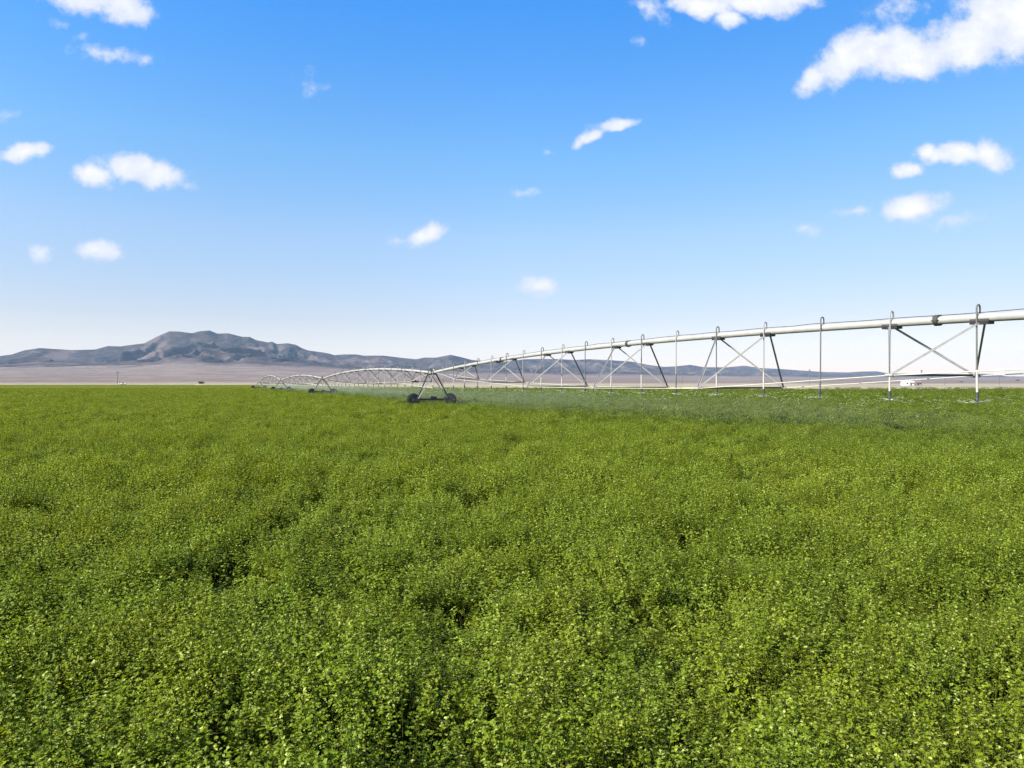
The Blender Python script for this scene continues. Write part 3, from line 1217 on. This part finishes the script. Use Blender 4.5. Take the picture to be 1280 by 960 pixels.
def ground_z(x, y):
    """height of the desert surface below a far point"""
    az = math.degrees(math.atan2(x, y))
    r = math.hypot(x, y)
    D_, b0 = np.interp(az, az_c, dist), np.interp(az, az_c, base)
    s = (r - 900) / (D_ * 0.62 - 900)
    return 0.0 if s <= 0 else float(b0 * s ** 0.9 * r + H * s)


def utility_pole(px, Y, hgt, label, arms=1):
    x = (px - 640) / F * Y
    root = empty('utility_pole', (x, Y, ground_z(x, Y) - 0.1), 0.5)
    mb = MB()
    mb.tube([(0, 0, 0), (0, 0, hgt)], [0.26, 0.17], 8)
    mb.build('pole', m_wood, root)
    for a in range(arms):
        z = hgt - 0.5 - a * 1.1
        mb = MB()
        mb.beam((-1.5, 0, z), (1.5, 0, z), 0.16, 0.2)
        mb.build('crossarm', m_wood, root)
        for sx in (-1.35, -.5, .5, 1.35):
            mb = MB()
            mb.tube([(sx, 0, z + .08), (sx, 0, z + .42)], 0.08, 6)
            mb.build('insulator', m_ins, root)
    tag(root, label, 'utility pole', 'utility poles beyond the field')


utility_pole(147, 640, 12.5, 'tall dark utility pole standing alone on the plain below the peak', 2)
utility_pole(853, 900, 9.5, 'thin faint utility pole above the pale weed clump, left of the middle X brace')
utility_pole(1012, 640, 14.5, 'faint utility pole just left of a sprinkler drop, behind the rising truss rods', 2)
utility_pole(1152, 560, 12.5, 'tall faint utility pole right beside the white farm buildings', 2)
utility_pole(1181, 600, 9.0, 'shorter utility pole between the white farm buildings and the nearest sprinkler drop')
utility_pole(1249, 760, 8.0, 'small utility pole on the hazy plain right of the nearest sprinkler drop')

# farm buildings
m_wallw = simple('white_siding', (0.78, 0.77, 0.74), 0.7, 0, 0.05, 0.5)
m_wallg = simple('grey_siding', (0.22, 0.19, 0.18), 0.8, 0, 0.12, 0.5)
m_roofw = simple('pale_roof', (0.72, 0.71, 0.69), 0.6, 0, 0.06, 0.5)
m_roofb = simple('brown_roof', (0.20, 0.13, 0.11), 0.8, 0, 0.12, 0.5)
m_open = simple('dark_opening', (0.03, 0.032, 0.04), 0.5, 0, 0.1, 2.0)


def building(name, px, Y, w, d, hw, hr, mw, mr, rz, label, cat):
    x = (px - 640) / F * Y
    root = empty(name, (x, Y, ground_z(x, Y)), rz)
    mb = MB()
    mb.poly([(-w / 2, -d / 2, 0), (w / 2, -d / 2, 0), (w / 2, -d / 2, hw), (-w / 2, -d / 2, hw)])
    mb.poly([(w / 2, d / 2, 0), (-w / 2, d / 2, 0), (-w / 2, d / 2, hw), (w / 2, d / 2, hw)])
    mb.poly([(w / 2, -d / 2, 0), (w / 2, d / 2, 0), (w / 2, d / 2, hw), (w / 2, 0, hw + hr), (w / 2, -d / 2, hw)])
    mb.poly([(-w / 2, d / 2, 0), (-w / 2, -d / 2, 0), (-w / 2, -d / 2, hw), (-w / 2, 0, hw + hr), (-w / 2, d / 2, hw)])
    mb.build('wall', mw, root)
    mb = MB()
    for sg in (-1, 1):
        y0, y1 = sg * (d / 2 + .4), 0
        z0, z1 = hw - .08, hw + hr + .12
        mb.v_start = len(mb.v)
        n = len(mb.v)
        for yy_, zz_ in ((y0, z0), (y1, z1), (y1, z1 + .15), (y0, z0 + .15)):
            mb.v.append(Vector((-w / 2 - .4, yy_, zz_)))
            mb.v.append(Vector((w / 2 + .4, yy_, zz_)))
        for q in range(4):
            q2 = (q + 1) % 4
            mb.f.append([n + 2 * q, n + 2 * q + 1, n + 2 * q2 + 1, n + 2 * q2])
        mb.f += [[n, n + 2, n + 4, n + 6], [n + 7, n + 5, n + 3, n + 1]]
    mb.build('roof', mr, root)
    mb = MB()
    mb.box((w * .12, -d / 2 - .03, 1.1), (1.3, 0.06, 2.2))
    mb.build('door', m_open, root)
    for fx in (-.3, .35):
        mb = MB()
        mb.box((w * fx, -d / 2 - .03, 1.6), (1.2, 0.06, 1.0))
        mb.build('window', m_open, root)
    tag(root, label, cat)


building('farm_shed', 1134.5, 600, 8.0, 6, 2.6, 1.0, m_wallw, m_roofw, 0.12, 'small bright white shed beyond the field, left of the brown one', 'shed')
building('farm_house', 1144, 606, 7.5, 7, 2.4, 1.3, m_wallg, m_roofb, -0.1, 'small grey and brown house beyond the field beside the white shed', 'house')
building('farm_shed', 153, 660, 5.5, 3, 1.1, 0.35, m_wallw, m_roofw, 0.1, 'tiny low white shed at the foot of the tall dark utility pole', 'shed')

# shrubs: leafy clumps
m_bush = simple('shrub_leaf', (0.055, 0.075, 0.045), 0.8, 0, 0.3, 3.0)
m_bushd = simple('dry_shrub', (0.42, 0.36, 0.23), 0.9, 0, 0.2, 6.0)


def leaf_cloud(name, mat, parent, centers, n, leaf, g):
    V, F3 = [], []
    for (cx, cy_, cz, rx, rz_) in centers:
        for q in range(n):
            u = np.array([g.normal(), g.normal(), g.normal()])
            u /= np.linalg.norm(u)
            rr = g.uniform(0.35, 1) ** .5
            p = np.array([cx, cy_, cz]) + u * np.array([rx, rx, rz_]) * rr
            a, b_ = g.normal(size=3), g.normal(size=3)
            a /= np.linalg.norm(a)
            b_ /= np.linalg.norm(b_)
            n0 = len(V)
            V += [p, p + a * leaf, p + b_ * leaf]
            F3.append((n0, n0 + 1, n0 + 2))
    me = np_mesh(name, np.array(V), np.array(F3), mat, False)
    o = bpy.data.objects.new(name, me)
    COL.objects.link(o)
    o.parent = parent
    return o


def shrub(name, px, Y, rad, hgt, label, cat, mat=None, grp=None, z=None, seed=1, lobes=6, n=120):
    g = np.random.default_rng(seed)
    x = (px - 640) / F * Y
    root = empty(name, (x, Y, (ground_z(x, Y) if z is None else z)))
    cs = [(g.uniform(-.6, .6) * rad, g.uniform(-.6, .6) * rad, hgt * g.uniform(.12, .66), rad * g.uniform(.3, .5), hgt * g.uniform(.22, .38)) for _ in range(lobes)]
    leaf_cloud('foliage', mat or m_bush, root, cs, n, hgt * 0.13, g)
    mb = MB()
    for q in range(5):
        an = q * 1.256
        mb.tube([(0, 0, -.1), (math.cos(an) * rad * .3, math.sin(an) * rad * .3, hgt * .5)], [hgt * .03, hgt * .012], 5)
    mb.build('stem', m_wood, root)
    tag(root, label, cat, grp)
    return root


shrub('desert_shrub', 252, 690, 3.2, 4.6, 'dark bush rising from a pale mound at the field edge under the mountain', 'bush', seed=3)
mb = MB()
mx_, my_ = (252 - 640) / F * 686, 686
mb.lathe((mx_, my_, 0.0), (0, 0, 1), [(0.0, 0.01), (0.0, 8.0), (0.45, 6.2), (0.95, 3.0), (1.1, 0.01)], 20)
tag(mb.build('dirt_mound', m_margin, None, True), 'low pale dirt mound at the foot of the dark bush below the mountain', 'mound')
shrub('desert_tree', 1271, 2600, 12, 7, 'small dark tree on the hazy horizon at the right edge of the view', 'tree', seed=5)
shrub('desert_tree', 1201, 1700, 6, 4, 'tiny dark tree on the hazy plain just left of the nearest sprinkler drop', 'tree', seed=6)
#shrub('desert_tree', 290, 2500, 11, 7, 'small tree on the pinkish slope above the far end of the irrigation machine', 'tree', seed=8)
shrub('dry_weed', 841, 58, 1.15, 0.55, 'pale straw coloured weed clump in the crop beneath the middle drops', 'weed', m_bushd, 'dry weeds in the crop', 0.0, 9, 9, 90)
shrub('dry_weed', 10, 54, 0.5, 0.5, 'pale dry weed clump at the left edge of the crop', 'weed', m_bushd, 'dry weeds in the crop', 0.0, 10, 7, 70)

# far strip of scrub at the right edge of the field
g = np.random.default_rng(21)
cs = []
for q in range(150):
    x = 118 + q * 1.5 + g.normal(0, .7)
    cs.append((x, 262 + g.normal(0, 3), 0.45, 1.1 * g.uniform(.6, 1.3), 0.42 * g.uniform(.5, 1.2)))
ob = leaf_cloud('scrub', m_bush, None, cs, 60, 0.22, g)
tag(ob, 'thin dark green strip of scrub behind the dirt margin', 'scrub', kind='stuff')

# ------------------------------------------------------------------ air
mb = MB()
mb.box((0, 0, 277.5), (34000, 34000, 679))
hz = mb.build('haze', volume_mat('haze_air', 3.0e-5, (0.50, 0.72, 1.0), 0.0))
hz.location.z = 0
tag(hz, 'pale blue air between here and the mountains', 'haze', kind='stuff')
